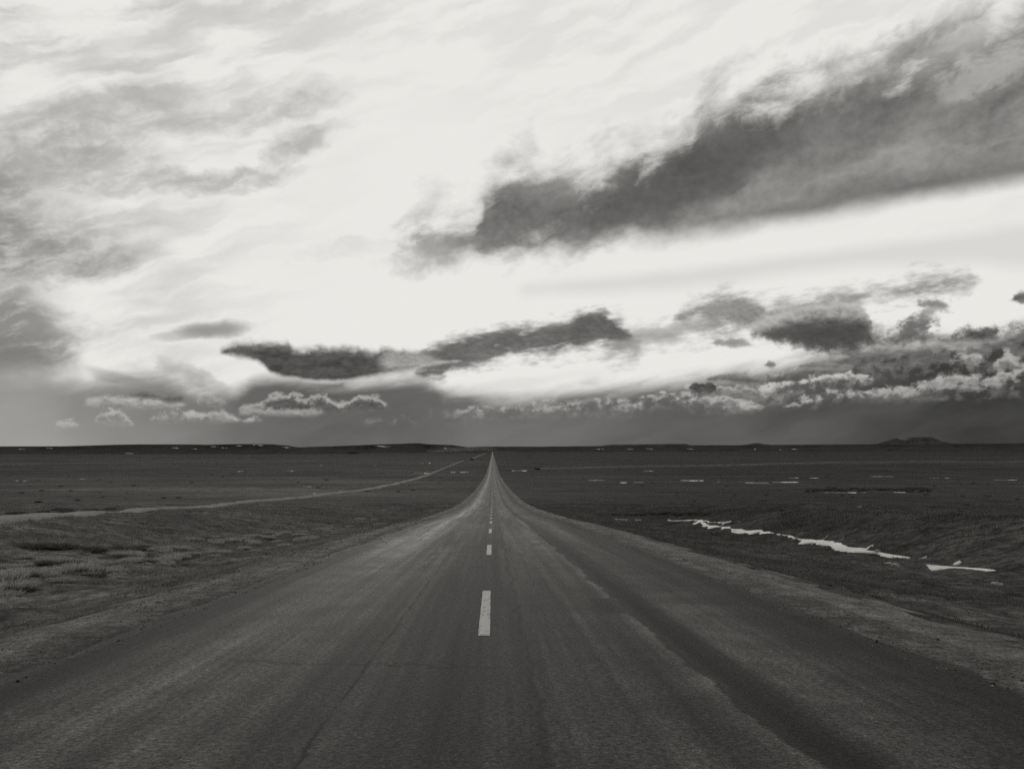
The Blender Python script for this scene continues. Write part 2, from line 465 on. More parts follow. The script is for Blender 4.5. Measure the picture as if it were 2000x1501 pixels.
sl = bpy.data.lights.new('sun', 'SUN')
sl.energy = 0.7
sl.angle = math.radians(14)
sl.color = (1.0, 0.96, 0.90)
so = bpy.data.objects.new('sun', sl)
COL.objects.link(so)
so.rotation_euler = (math.radians(90) - SUN_EL, 0, -SUN_AZ + math.pi)
from mathutils import Vector
sd = Vector((math.sin(SUN_AZ) * math.cos(SUN_EL), math.cos(SUN_AZ) * math.cos(SUN_EL), math.sin(SUN_EL)))
so.rotation_euler = sd.to_track_quat('Z', 'Y').to_euler()


# ------------------------------------------------------------------ numpy noise
_perm = rng.permutation(4096)


def vnoise(x, y):
    xi, yi = np.floor(x).astype(np.int64), np.floor(y).astype(np.int64)
    fx, fy = x - xi, y - yi
    fx, fy = fx * fx * fx * (fx * (fx * 6 - 15) + 10), fy * fy * fy * (fy * (fy * 6 - 15) + 10)

    def h(i, j):
        return _perm[(_perm[i & 4095] + j * 131) & 4095] / 2047.5 - 1.0
    a, b = h(xi, yi), h(xi + 1, yi)
    c_, d = h(xi, yi + 1), h(xi + 1, yi + 1)
    return (a + (b - a) * fx) * (1 - fy) + (c_ + (d - c_) * fx) * fy


def fbm(x, y, octv=4, gain=0.5):
    r, a = 0.0, 1.0
    for i in range(octv):
        r = r + a * vnoise(x + i * 37.1, y + i * 91.7)
        x, y, a = x * 2.03, y * 2.03, a * gain
    return r


def sst(x, a, b):
    t = np.clip((x - a) / (b - a), 0, 1)
    return t * t * (3 - 2 * t)


# ------------------------------------------------------------------ lie of the land
PD = np.array([-60, 0, 9.12, 21.3, 33.5, 45.7, 57.9, 70.1, 95, 130, 190, 280, 452, 760, 1508, 3800, 11000, 14000, 40000.])
PZ = np.array([0.6, -1.40, -1.88, -2.523, -3.175, -3.849, -4.584, -5.296, -6.63, -8.35, -10.55, -13.1, -17.2, -22.3, -27.5, -41, -70, -72, -72.])
_t = np.log(PD + 90)


def _tang():
    d = np.diff(PZ) / np.diff(_t)
    m = np.empty_like(PZ)
    m[1:-1] = np.where(d[:-1] * d[1:] > 0, 2 * d[:-1] * d[1:] / (d[:-1] + d[1:] + 1e-12), 0)
    m[0], m[-1] = d[0], d[-1]
    return m


_m = _tang()


def road_z(y):
    t = np.log(np.clip(np.asarray(y, float), -60, 40000) + 90)
    i = np.clip(np.searchsorted(_t, t) - 1, 0, len(_t) - 2)
    h = _t[i + 1] - _t[i]
    s = (t - _t[i]) / h
    s2, s3 = s * s, s * s * s
    return ((2 * s3 - 3 * s2 + 1) * PZ[i] + (s3 - 2 * s2 + s) * h * _m[i]
            + (-2 * s3 + 3 * s2) * PZ[i + 1] + (s3 - s2) * h * _m[i + 1])


CX = np.array([-400, -80, -34, -27, -21, -17.5, -14, -10.5, -7.5, -5.3, -4.8, -4.3, 4.4, 5.2, 5.7, 8, 11.5, 15.5, 17.5, 19.5, 21.5, 24, 26.5, 31, 45, 90, 400.])
CZ = np.array([-.3, -.3, -.25, .15, .2, -.25, -.75, -1.0, -.75, -.14, -.10, -.5, -.5, -.10, -.16, -.75, -1.15, -1.55, -1.62, -1.45, -.85, -.1, .28, .2, -.6, -.5, -.3])
_cm = np.zeros_like(CZ)


def cross(x, y):
    z = np.interp(x, CX, CZ)
    # the roadside cut fades out in the distance
    fade = 1 - sst(y, 75, 150)
    core = np.where(np.abs(x) < 6.5, 1.0, fade)
    return np.where(np.abs(x) < 5.2, z, z * core + (1 - core) * -0.35)


def plain_z(x, y):
    return road_z(y) + cross(x, y)


def bumps(x, y):
    off = sst(np.abs(x), 5.4, 8.5)
    dist = np.hypot(x, y)
    near = 0.10 * fbm(x * 0.55, y * 0.4, 4) + 0.035 * fbm(x * 2.3, y * 1.9, 2)
    near = near * (1 - sst(dist, 120, 350))
    mid = 0.15 * fbm(x / 14 + 5, y / 22, 3) * sst(np.abs(x), 9, 40)
    far = 1.5 * fbm(x / 240, y / 320 + 3, 3) * sst(np.abs(x), 40, 260) * sst(dist, 150, 900)
    return off * (near + mid + far)


def ground_z(x, y):
    x, y = np.asarray(x, float), np.asarray(y, float)
    return plain_z(x, y) + bumps(x, y)


def spot(px, py, rough=False):
    """photo pixel -> point on the land"""
    d = np.geomspace(3, 13000, 6000)
    xx = (px - VX) / F * d
    zz = (HY - py) / F * d
    gz = ground_z(xx, d) if rough else plain_z(xx, d)
    k = int(np.argmax(zz < gz))
    return xx[k], d[k], gz[k]


# ------------------------------------------------------------------ mesh helpers
def mesh_obj(name, verts, faces, mats, parent=None, smooth=True, mat_idx=None, cols=None):
    me = bpy.data.meshes.new(name)
    verts = np.asarray(verts, np.float32)
    faces = np.asarray(faces, np.int32)
    n, k = faces.shape
    me.vertices.add(len(verts))
    me.vertices.foreach_set('co', verts.ravel())
    me.loops.add(n * k)
    me.loops.foreach_set('vertex_index', faces.ravel())
    me.polygons.add(n)
    me.polygons.foreach_set('loop_start', np.arange(n, dtype=np.int32) * k)
    me.polygons.foreach_set('loop_total', np.full(n, k, np.int32))
    for m in (mats if isinstance(mats, list) else [mats]):
        me.materials.append(m)
    if mat_idx is not None:
        me.polygons.foreach_set('material_index', np.asarray(mat_idx, np.int32))
    me.polygons.foreach_set('use_smooth', np.full(n, bool(smooth)))
    me.update(calc_edges=True)
    if cols is not None:
        at = me.attributes.new('shade', 'FLOAT', 'POINT')
        at.data.foreach_set('value', np.asarray(cols, np.float32))
    me.validate()
    o = bpy.data.objects.new(name, me)
    COL.objects.link(o)
    o.parent = parent
    return o


def grid_faces(nx, ny):
    i = np.arange(ny - 1)[:, None] * nx + np.arange(nx - 1)[None, :]
    return np.stack([i, i + 1, i + nx + 1, i + nx], -1).reshape(-1, 4)


def tag(o, label=None, cat=None, group=None, kind=None):
    for k, v in (('label', label), ('category', cat), ('group', group), ('kind', kind)):
        if v:
            o[k] = v
    return o


# ------------------------------------------------------------------ materials
def new_mat(name):
    m = bpy.data.materials.new(name)
    m.use_nodes = True
    t = m.node_tree
    t.nodes.clear()
    g = G(t)
    tc = g.node('ShaderNodeTexCoord')
    p = S(g, tc.outputs['Object'])
    return m, g, p


def finish(m, g, alb, rough=0.9, spec=0.3, bump=None, bstr=0.5, bdist=0.02, tint=TINT):
    b = g.node('ShaderNodeBsdfPrincipled')
    g.put(b.inputs['Base Color'], g.tint(alb, tint))
    g.put(b.inputs['Roughness'], rough)
    g.put(b.inputs['Specular IOR Level'], spec)
    if bump is not None:
        n = g.node('ShaderNodeBump')
        n.inputs['Strength'].default_value = bstr
        n.inputs['Distance'].default_value = bdist
        g.put(n.inputs['Height'], bump)
        g.t.links.new(n.outputs[0], b.inputs['Normal'])
    o = g.node('ShaderNodeOutputMaterial')
    g.t.links.new(b.outputs[0], o.inputs[0])
    return m


def mat_ground():
    m, g, p = new_mat('dry_grassland')
    x, y, z = g.split(p)
    n0 = g.noise(g.xyz(x, y), 0.0016, 5, 0.6, dim='2D')
    n1 = g.noise(g.xyz(x * 0.8, y), 0.012, 5, 0.62, dim='2D')
    n2 = g.noise(g.xyz(x * 0.9, y * 0.7), 0.16, 5, 0.65, dim='2D')
    n3 = g.noise(g.xyz(x, y), 2.2, 4, 0.7, dim='2D')
    n4 = g.noise(g.xyz(x * 0.35, y), 0.05, 5, 0.68, dim='2D')
    n5 = g.noise(g.xyz(x * 0.10 + 3, y * 0.16), 0.06, 6, 0.7, dim='2D')
    a = 0.054 * g.sstep(n0, 0.30, 0.70, 0.72, 1.28) * g.sstep(n1, 0.28, 0.72, 0.62, 1.38) * g.sstep(n4, 0.28, 0.72, 0.70, 1.30)
    n6 = g.noise(g.xyz(x, y), 0.75, 4, 0.65, dim='2D')
    near = g.sstep(y, 40.0, 260.0, 1.0, 0.0)
    near2 = g.sstep(y, 300.0, 2000.0, 1.0, 0.0)
    a = a * g.lerp(1.0, g.sstep(n2, 0.28, 0.72, 0.58, 1.42), near2) * g.sstep(n5, 0.3, 0.7, 0.70, 1.30)
    a = a * g.lerp(1.0, g.sstep(n3, 0.25, 0.75, 0.45, 1.60) * g.sstep(n6, 0.28, 0.72, 0.60, 1.42), near)
    side = g.sstep(x, -60.0, 60.0, 1.08, 0.80)  # darker to the right: light falloff painted into the ground colour
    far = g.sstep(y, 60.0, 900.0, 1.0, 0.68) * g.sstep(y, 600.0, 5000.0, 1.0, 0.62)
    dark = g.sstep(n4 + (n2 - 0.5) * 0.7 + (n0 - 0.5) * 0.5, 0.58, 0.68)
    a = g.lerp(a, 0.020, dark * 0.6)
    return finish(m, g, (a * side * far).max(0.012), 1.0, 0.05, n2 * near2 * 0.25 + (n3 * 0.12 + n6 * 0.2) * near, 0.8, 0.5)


def mat_asphalt():
    m, g, p = new_mat('worn_asphalt')
    x, y, z = g.split(p)
    slow = g.noise(g.xyz(x * 0.12, y * 0.06), 1.0, 4, 0.55, dim='2D')
    wob = g.noise(g.xyz(x * 0.2 + 31, y * 0.35), 1.0, 5, 0.6, dim='2D') - 0.5
    lng = g.noise(g.xyz(x * 3.2, y * 0.05), 1.0, 5, 0.6, dim='2D')
    rut = g.noise(g.xyz(x * 1.7 + 21, y * 0.03), 1.0, 3, 0.55, dim='2D')
    lng2 = g.noise(g.xyz(x * 11.0 + 7, y * 0.10), 1.0, 4, 0.6, dim='2D')
    blotch = g.noise(g.xyz(x, y), 1.1, 4, 0.62, dim='2D')
    grain = g.noise(g.xyz(x, y), 22.0, 3, 0.75, dim='2D')
    grit = g.voro(g.xyz(x, y), 38.0, 0.0)
    xx = x + wob * 0.28
    lane = g.curve(xx, [(-3.9, .034), (-3.72, .028), (-3.42, .026), (-3.30, .028), (-3.18, .050), (-3.0, .060), (-2.9, .070), (-2.60, .094), (-2.1, .072), (-1.6, .052), (-1.0, .043),
                        (-.6, .036), (-.2, .031), (.25, .042), (.8, .053), (1.3, .057), (1.62, .058), (2.1, .054), (2.5, .058), (3.0, .044), (3.35, .029), (3.6, .032), (3.9, .052)])
    lane = lane * g.sstep(y, 4.0, 34.0, 0.80, 1.72)  # darker near, lighter far: vignetting and sky sheen painted into the albedo
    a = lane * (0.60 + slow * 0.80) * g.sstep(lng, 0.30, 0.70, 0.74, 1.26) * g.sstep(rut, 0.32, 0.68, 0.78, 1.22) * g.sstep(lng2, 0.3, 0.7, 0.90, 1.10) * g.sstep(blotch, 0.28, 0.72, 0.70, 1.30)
    # left wheel lane lightened farther along: sheen painted into the colour
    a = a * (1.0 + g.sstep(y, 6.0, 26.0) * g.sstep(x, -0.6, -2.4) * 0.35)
    # resurfaced strip right of a ragged seam
    w2 = g.noise(g.xyz(3.0, y * 0.55), 1.0, 4, 0.6, dim='2D') - 0.5
    w3 = g.noise(g.xyz(x * 4 + 13.0, y * 3.0), 1.0, 4, 0.6, dim='2D') - 0.5
    seam = x + w2 * 0.42 + w3 * 0.10 - 1.62
    a = g.lerp(a, a * 0.42, g.sstep(seam, -0.015, 0.02) * g.sstep(seam + wob * 0.4, 0.60, 0.22))
    a = a * g.sstep(seam, -0.02, 0.05, 1.0, 0.80)
    a = a * (1.0 + g.sstep(seam.abs(), 0.20, 0.02) * g.sstep(seam, 0.0, -0.03) * 0.25)
    # cross joints of old patches on the right lane, paler beyond one of them
    yj = y + w3 * 0.10 + x * 0.05
    pat = g.sstep(yj, 12.0, 12.1) * g.sstep(yj, 14.2, 13.9) * g.sstep(x + w3 * .2, 2.1, 2.3) * g.sstep(x, 3.3, 2.7)
    a = a * (1.0 - 0.22 * pat)
    a = a * (1.0 + 0.28 * g.sstep(yj, 13.7, 13.5) * g.sstep(seam + wob * 0.3, 0.35, 0.6) * g.sstep(x + wob * 0.4, 3.1, 2.6))
    a = a * (1.0 - 0.22 * g.sstep(yj, 13.9, 14.2) * g.sstep(seam, 0.1, 0.3) * g.sstep(x, 3.2, 2.8) * g.sstep(yj, 40.0, 20.0))
    pat2 = g.sstep(yj, 10.9, 11.0) * g.sstep(yj, 12.6, 12.5) * g.sstep(x, 1.25, 1.32) * g.sstep(x, 1.7, 1.6)
    a = g.lerp(a, 0.018, pat2 * 0.8)
    # running cracks
    c1 = (x + 1.02 + w2 * 0.16 + w3 * 0.05).abs()
    brk = g.sstep(g.noise(g.xyz(1.0, y * 0.8), 1.0, 3, 0.6, dim='2D'), 0.38, 0.52)
    a = g.lerp(a, 0.008, g.sstep(c1, 0.020, 0.004) * brk * 0.85)
    c2 = (x - 0.30 - w2 * 0.30 + w3 * 0.08).abs()
    a = g.lerp(a, 0.014, g.sstep(c2, 0.05, 0.008) * 0.60)
    c3 = (x + 2.1 + w2 * 1.7 + w3 * 0.1).abs()
    a = g.lerp(a, 0.16, g.sstep(c3, 0.06, 0.01) * g.sstep(y, 18.0, 24.0) * g.sstep(y, 80.0, 45.0) * 0.5)
    # a few old cross cracks
    for (yc, x0, x1) in ((7.4, -2.6, 0.2), (17.6, -3.0, 1.5), (25.3, -1.0, 3.2), (33.0, -3.4, 0.6), (44.0, -2.5, 3.0)):
        cc = (y - yc + x * 0.12 + w3 * 0.35 + wob * 1.6).abs()
        a = g.lerp(a, a * 0.5, g.sstep(cc, 0.05 + yc * 0.002, 0.01) * g.sstep(x + wob, x0, x0 + .3) * g.sstep(x + wob, x1, x1 - .3) * 0.8)
    # loose aggregate: light and dark chips
    chip = g.voro(g.xyz(x, y), 26.0, 0.0)
    pick = g.noise(g.xyz(x + 70, y), 13.0, 2, 0.6, dim='2D')
    a = g.lerp(a, a * 1.9, g.sstep(chip, 0.16, 0.06) * g.sstep(pick, 0.50, 0.60))
    # pale salt-dried streaks on the left lane near the crest
    sw = g.noise(g.xyz(x * 0.55 + 9, y * 0.05), 1.0, 3, 0.5, dim='2D')
    salt = g.sstep((sw - 0.48).abs(), 0.035, 0.004) * g.sstep(y, 14.0, 22.0) * g.sstep(y, 75.0, 45.0) * g.sstep(x, -0.5, -1.2) * g.sstep(blotch, .4, .55)
    a = g.lerp(a, 0.17, salt * 0.65)
    web = g.noise(g.xyz(x * 0.5 + 50, y * 0.11), 1.0, 3, 0.5, dim='2D')
    crk = g.sstep((web - 0.5).abs(), 0.012, 0.002) * g.sstep(y, 14.0, 24.0)
    a = g.lerp(a, 0.024, crk * 0.55)
    g3 = g.noise(g.xyz(x + 5, y), 55.0, 2, 0.7, dim='2D')
    a = a * g.sstep(grain, 0.25, 0.75, 0.45, 1.55) * g.sstep(g3, 0.2, 0.8, 0.6, 1.4) * (0.82 + grit * 0.40)
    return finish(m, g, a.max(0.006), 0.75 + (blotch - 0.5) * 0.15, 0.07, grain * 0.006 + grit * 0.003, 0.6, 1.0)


def mat_gravel():
    m, g, p = new_mat('roadside_gravel')
    x, y, z = g.split(p)
    lng = g.noise(g.xyz(x * 2.6, y * 0.07), 1.0, 5, 0.6, dim='2D')
    blotch = g.noise(g.xyz(x, y), 0.9, 5, 0.65, dim='2D')
    peb = g.voro(g.xyz(x, y), 30.0, 1.0)
    peb2 = g.noise(g.xyz(x, y), 20.0, 4, 0.75, dim='2D')
    clod = g.noise(g.xyz(x, y), 3.5, 4, 0.65, dim='2D')
    a = 0.105 * g.sstep(y, 4.0, 30.0, 0.95, 1.10) * g.sstep(lng, 0.3, 0.7, 0.76, 1.24) * g.sstep(blotch, 0.3, 0.7, 0.75, 1.25)
    a = a * g.sstep(peb2, 0.28, 0.72, 0.40, 1.60) * g.sstep(clod, 0.3, 0.7, 0.72, 1.28) * (0.70 + peb * 0.75)
    a = a * g.sstep(x.abs() + (clod - 0.5) * 0.9 + (blotch - 0.5) * 0.5, 3.7, 4.5, 0.55, 1.0)
    return finish(m, g, a.max(0.015), 0.95, 0.1, peb * 0.012 + peb2 * 0.015 + clod * 0.02, 0.8, 1.0)


def mat_track():
    m, g, p = new_mat('pale_dirt_track')
    x, y, z = g.split(p)
    n = g.noise(g.xyz(x, y * 0.5), 0.3, 5, 0.65, dim='2D')
    n2 = g.noise(g.xyz(x, y), 3.0, 4, 0.65, dim='2D')
    far = g.sstep(y, 150.0, 1200.0, 1.0, 0.8)
    return finish(m, g, (0.185 + (n - 0.5) * 0.12 + (n2 - 0.5) * 0.07) * far, 1.0, 0.1, n2 * 0.05, 0.6, 1.0)


def mat_snow(level):
    m, g, p = new_mat('old_snow')
    x, y, z = g.split(p)
    n = g.noise(p, 2.5, 5, 0.65)
    n2 = g.noise(p, 0.35, 4, 0.6)
    return finish(m, g, ((level + (n - 0.5) * level * 0.9 + (n2 - 0.5) * level * 0.9).max(0.08)), 0.7, 0.3, n * 0.08, 0.7, 1.0)


def mat_paint():
    m, g, p = new_mat('worn_road_paint')
    x, y, z = g.split(p)
    n = g.noise(g.xyz(x, y), 16.0, 4, 0.75, dim='2D')
    n2 = g.noise(g.xyz(x * 2, y * 0.6), 3.0, 4, 0.6, dim='2D')
    a = 0.32 + (n2 - 0.5) * 0.14
    a = g.lerp(a, 0.09, g.sstep(n + (n2 - 0.5) * 0.4, 0.50, 0.62) * 0.75)
    return finish(m, g, a, 0.7, 0.3, n * 0.004, 0.6, 1.0)


def mat_hill(v, name):
    m, g, p = new_mat(name)
    x, y, z = g.split(p)
    n = g.noise(g.xyz(x, y, z * 3), 0.004, 6, 0.62)
    n2 = g.noise(g.xyz(x, y * 0.5, z * 5), 0.02, 5, 0.65)
    return finish(m, g, (v + (n - 0.5) * v * 0.9 + (n2 - 0.5) * v * 0.7).max(0.006), 1.0, 0.0, n2 * 18, 0.5, 1.0)


def mat_grass(name, v):
    m, g, p = new_mat(name)
    at = g.node('ShaderNodeAttribute', attribute_name='shade')
    s = S(g, at.outputs['Fac'])
    finish(m, g, s * v, 0.9, 0.1)
    t = m.node_tree
    pb = [n for n in t.nodes if n.type == 'BSDF_PRINCIPLED'][0]
    out = [n for n in t.nodes if n.type == 'OUTPUT_MATERIAL'][0]
    tr = g.node('ShaderNodeBsdfTranslucent')
    g.put(tr.inputs['Color'], g.tint(s * v))
    mx = g.node('ShaderNodeMixShader')
    mx.inputs[0].default_value = 0.4
    t.links.new(pb.outputs[0], mx.inputs[1])
    t.links.new(tr.outputs[0], mx.inputs[2])
    t.links.new(mx.outputs[0], out.inputs[0])
    return m


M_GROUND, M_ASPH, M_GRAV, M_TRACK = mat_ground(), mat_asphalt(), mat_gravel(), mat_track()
M_SNOW, M_SNOW_FAR, M_PAINT = mat_snow(0.58), mat_snow(0.28), mat_paint()
M_MESA, M_HILL, M_BUTTE = mat_hill(0.046, 'mesa_scrub'), mat_hill(0.044, 'far_range'), mat_hill(0.085, 'butte_rock')  # butte colour lightened, distance haze mixed into its rock tone
M_GRASS, M_BUSH = mat_grass('dry_grass_blades', 1.0), mat_grass('brush_twigs', 1.0)

# ------------------------------------------------------------------ ground sheet
YS = np.concatenate([np.arange(-40, 130, 0.32), np.geomspace(130, 40000, 210)])
half = np.concatenate([np.arange(5.0, 34, 0.3), np.geomspace(34, 40000, 125)])
XS = np.concatenate([-half[::-1], [-4.4, -3, 0, 3, 4.4], half])
gx, gy = np.meshgrid(XS, YS)
gz = ground_z(gx, gy)
tag(mesh_obj('ground', np.stack([gx, gy, gz], -1).reshape(-1, 3), grid_faces(len(XS), len(YS)), M_GROUND), kind='structure')

# ------------------------------------------------------------------ road and gravel shoulders
RY = YS[(YS < 11050)]


def strip(name, xs, zs, mat, ragged=0.0):
    xs, zs = np.array(xs, float), np.array(zs, float)
    X = np.repeat(xs[None, :], len(RY), 0)
    Z = road_z(RY)[:, None] + zs[None, :]
    if ragged:
        out = np.linspace(0, 1, len(xs)) if xs[-1] > 0 else np.linspace(1, 0, len(xs))
        X = X + (out ** 2)[None, :] * ragged * fbm(RY * 0.4, RY * 0 + xs[0], 3)[:, None]
        Z = Z + out[None, :] * 0.03 * fbm(X * 1.5, np.repeat(RY[:, None], len(xs), 1) * 0.9, 3)
    Y = np.repeat(RY[:, None], len(xs), 1)
    return mesh_obj(name, np.stack([X, Y, Z], -1).reshape(-1, 3), grid_faces(len(xs), len(RY)), mat)


def crown(x):
    return -0.0022 * x * x


rx = np.linspace(-3.85, 3.85, 23)
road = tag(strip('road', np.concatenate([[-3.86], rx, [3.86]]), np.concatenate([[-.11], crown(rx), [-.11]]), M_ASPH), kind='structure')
_co = np.empty(len(road.data.vertices) * 3, np.float32)
road.data.vertices.foreach_get('co', _co)
_co = _co.reshape(-1, 3)
_sg = np.sign(_co[:, 0])
_co[:, 0] += (np.abs(_co[:, 0]) > 3.8) * _sg * (0.07 * fbm(_co[:, 1] * 0.9, _sg * 5, 4) - 0.03)      # broken edge
road.data.vertices.foreach_set('co', _co.ravel())
road.data.update()
lx = np.array([-5.75, -5.3, -4.95, -4.5, -4.1, -3.70])
tag(strip('road_shoulder', lx, [-.42, -.16, -.098, -.082, -.074, -.070], M_GRAV, 0.16), kind='structure')
sx = np.array([3.70, 4.2, 4.7, 5.2, 5.6, 6.1])
tag(strip('road_shoulder', sx, [-.070, -.074, -.082, -.098, -.15, -.45], M_GRAV, 0.10), kind='structure')

# painted centre line: 15 ft dashes on a 40 ft cycle
for k in range(-3, 60):
    y0 = 9.12 + 12.19 * k
    ys = np.linspace(y0, y0 + 4.25, 14)
    n = len(ys)
    ex = 0.058 + 0.004 * fbm(ys * 3, ys * 0 + k, 2)
    X = np.stack([-0.085 - ex, -0.085 + 0 * ex, -0.085 + ex], -1)
    Y = np.repeat(ys[:, None], 3, 1)
    # sit on the faceted road surface, 4 mm up
    zr = np.interp(ys, YS, road_z(YS))[:, None] + 0.004 + 0 * X
    tag(mesh_obj('centre_line_dash', np.stack([X, Y, zr], -1).reshape(-1, 3), grid_faces(3, n), M_PAINT, road),
        group='centre line dashes')


# ------------------------------------------------------------------ dirt tracks on the plain
def path(name, pix, width, lift):
    pts = []
    for (px, py) in pix:
        x, y, z = spot(px, py)
        pts.append((x, y))
    pts = np.array(pts)
    # dense resampling by arc length in log distance
    tt = np.linspace(0, len(pts) - 1, len(pts) * 40)
    X, Y = np.interp(tt, range(len(pts)), pts[:, 0]), np.interp(tt, range(len(pts)), pts[:, 1])
    ker = np.ones(31) / 31
    Xp, Yp = np.pad(X, 15, 'edge'), np.pad(Y, 15, 'edge')
    X, Y = np.convolve(Xp, ker, 'valid'), np.convolve(Yp, ker, 'valid')
    dx, dy = np.gradient(X), np.gradient(Y)
    L = np.hypot(dx, dy) + 1e-9
    nx_, ny_ = -dy / L, dx / L
    rows, offs = [], np.array([-1.25, -1, -0.5, 0, 0.5, 1, 1.25])
    wv = width * (1 + 0.14 * fbm(tt * 0.6, tt * 0 + 3, 3))
    for q in offs:
        xx, yy = X + nx_ * q * wv / 2, Y + ny_ * q * wv / 2
        d = np.hypot(X, Y)
        zz = ground_z(X, Y) * 0.5 + ground_z(xx, yy) * 0.5 + (lift + d * 0.0010) * (1 if abs(q) <= 1 else -1.5)
        rows.append(np.stack([xx, yy, zz], -1))
    V = np.stack(rows, 1).reshape(-1, 3)
    return tag(mesh_obj(name, V, grid_faces(len(offs), len(X)), M_TRACK), kind='structure')


path('dirt_track', [(-420, 1042), (-180, 1030), (0, 1019), (150, 1008), (250, 1000), (370, 992), (450, 984), (560, 975), (650, 965), (720, 956), (800, 939), (850, 922),
                    (880, 910), (906, 900)], 2.2, 0.10)
path('dirt_track', [(920, 897.5), (935, 891.5), (950, 885.5)], 3.5, 0.4)
path('dirt_track', [(1040, 916.5), (1150, 914.5), (1300, 911), (1500, 906.5), (1700, 904.5), (2000, 903), (2300, 902)], 9.0, 0.5)
path('dirt_track', [(-200, 911), (0, 909), (200, 907), (400, 905), (640, 902)], 11.0, 0.5)


# ------------------------------------------------------------------ hills on the skyline
def ridge(name, dist, sky, depth, mat, rough, label=None, gully=0.2, cliff=0.55):
    px = np.arange(sky[0][0], sky[-1][0] + 0.1, 1.5 if dist < 12000 else 2.0)
    py = np.interp(px, [s[0] for s in sky], [s[1] for s in sky])
    X0 = (px - VX) / F * dist
    top = (HY - py) / F * dist + rough * fbm(X0 / 180, X0 * 0 + dist, 4)
    rows = []
    prof = [(-1.0, 0.0), (-0.72, 0.10), (-0.45, 0.28), (-0.22, 0.50), (-0.10, cliff + 0.12), (-0.03, 0.93), (0.0, 1.0), (0.6, 1.0), (1.6, 0.0)]
    base = float(road_z(dist)) - 6
    for (q, hh) in prof:
        yy = dist + q * depth + gully * depth * fbm(X0 / (depth * 0.35), X0 * 0 + 3.3, 4) * (1 - abs(hh - .5)) * (q < 0.3)
        zz = base + (top - base) * hh + (0 if hh in (0, 1.0) else 1) * rough * 0.7 * fbm(X0 / 90, X0 * 0 + q * 50, 3)
        rows.append(np.stack([X0, yy, zz], -1))
    V = np.stack(rows, 0).reshape(-1, 3)
    return tag(mesh_obj(name, V, grid_faces(len(px), len(prof)), mat), kind='structure')


ridge('mesa', 6200, [(-900, 880), (-500, 872), (-200, 872), (0, 871.5), (120, 870.8), (200, 868.6), (270, 867.4), (350, 867.4), (400, 868), (470, 866.6), (515, 867),
                     (545, 869), (560, 872), (590, 876), (680, 884)], 420, M_MESA, 1.2)
ridge('mesa', 8200, [(540, 880), (580, 873), (640, 871), (700, 869), (760, 866.8), (815, 865.2), (830, 867), (880, 868.5), (905, 872), (930, 876), (960, 884)], 520, M_MESA, 1.3)
ridge('hill', 13000, [(-3000, 874), (0, 874), (700, 874), (880, 873), (960, 872), (1100, 871.5), (1300, 869.5), (1500, 868.5), (1750, 867), (2000, 865.5), (2400, 865), (4000, 868)],
      900, M_HILL, 2.0)
ridge('hill', 10200, [(985, 884), (1020, 878), (1060, 876.5), (1200, 876), (1500, 877), (2000, 879), (2600, 880)], 420, M_MESA, 2.0)
ridge('mesa', 19000, [(1170, 871), (1200, 867.6), (1260, 866.8), (1330, 866.2), (1340, 866.4), (1350, 870)], 500, M_BUTTE, 2.0)
ridge('butte', 22000, [(1440, 871), (1462, 867.5), (1474, 865.2), (1482, 864.5), (1490, 866.5), (1510, 869), (1530, 871)], 420, M_BUTTE, 2.0)
ridge('butte', 22000, [(1690, 869), (1720, 865.5), (1738, 860.5), (1748, 855.5), (1752, 854.5), (1757, 857.5), (1776, 859.5), (1783, 854.2), (1792, 853.0), (1818, 852.8), (1827, 856),
                       (1838, 861), (1856, 864.5), (1890, 868)], 420, M_BUTTE, 2.5)

# ------------------------------------------------------------------ snow
def drift(name, cx, cy, length, width, ang, lift, label, group=None, seed=0, hollow=0.0, mat=None):
    """irregular lens of snow lying on the land, long axis at ang (radians from +x)"""
    nL = max(14, min(110, int(length / 0.2)))
    s = np.linspace(-1, 1, nL)
    fr = 0.22 if length < 60 else 9.0 / length           # far slivers break into a few pieces
    am = 1.05 if length < 60 else 1.1
    r1 = np.clip((1 - s * s) ** 0.6 * (0.58 + am * fbm(s * length * fr + seed, s * 0 + seed, 4)), 0.01, None)
    r2 = np.clip((1 - s * s) ** 0.6 * (0.58 + am * fbm(s * length * fr + seed + 9, s * 0 + seed * 2, 4)), 0.01, None)
    if length > 60 or group:
        br = np.clip(0.5 + 1.6 * fbm(s * length * fr * 0.6 + seed * 7, s * 0 + 5, 3), 0.0, 1)
        r1, r2 = r1 * br, r2 * br
    side = (0.35 if length < 60 else 1.2) * fbm(s * length * (0.12 if length < 60 else fr) + seed * 3, s * 0, 3) * width / 2
    offs = np.array([-1, -0.8, -0.4, 0, 0.4, 0.8, 1.0])
    ca, sa_ = math.cos(ang), math.sin(ang)
    rows = []
    for q in offs:
        w_ = np.where(q < 0, r1, r2) * q * width / 2 + side
        lx_ = s * length / 2
        xx, yy = cx + lx_ * ca - w_ * sa_, cy + lx_ * sa_ + w_ * ca
        rows.append((xx, yy, abs(q)))
    V = []
    for xx, yy, q in rows:
        zz = plain_z(xx, yy) + bumps(xx, yy) * (0.12 if hollow else 0.35) + lift * (1 - 1.6 * q ** 3)
        V.append(np.stack([xx - cx, yy - cy, zz], -1))
    V = np.stack(V, 1).reshape(-1, 3)
    z0 = float(plain_z(cx, cy))
    V[:, 2] -= z0
    o = mesh_obj(name, V, grid_faces(len(offs), nL), mat or M_SNOW)
    o.location = (cx, cy, z0)
    return tag(o, label, 'snow patch', group)


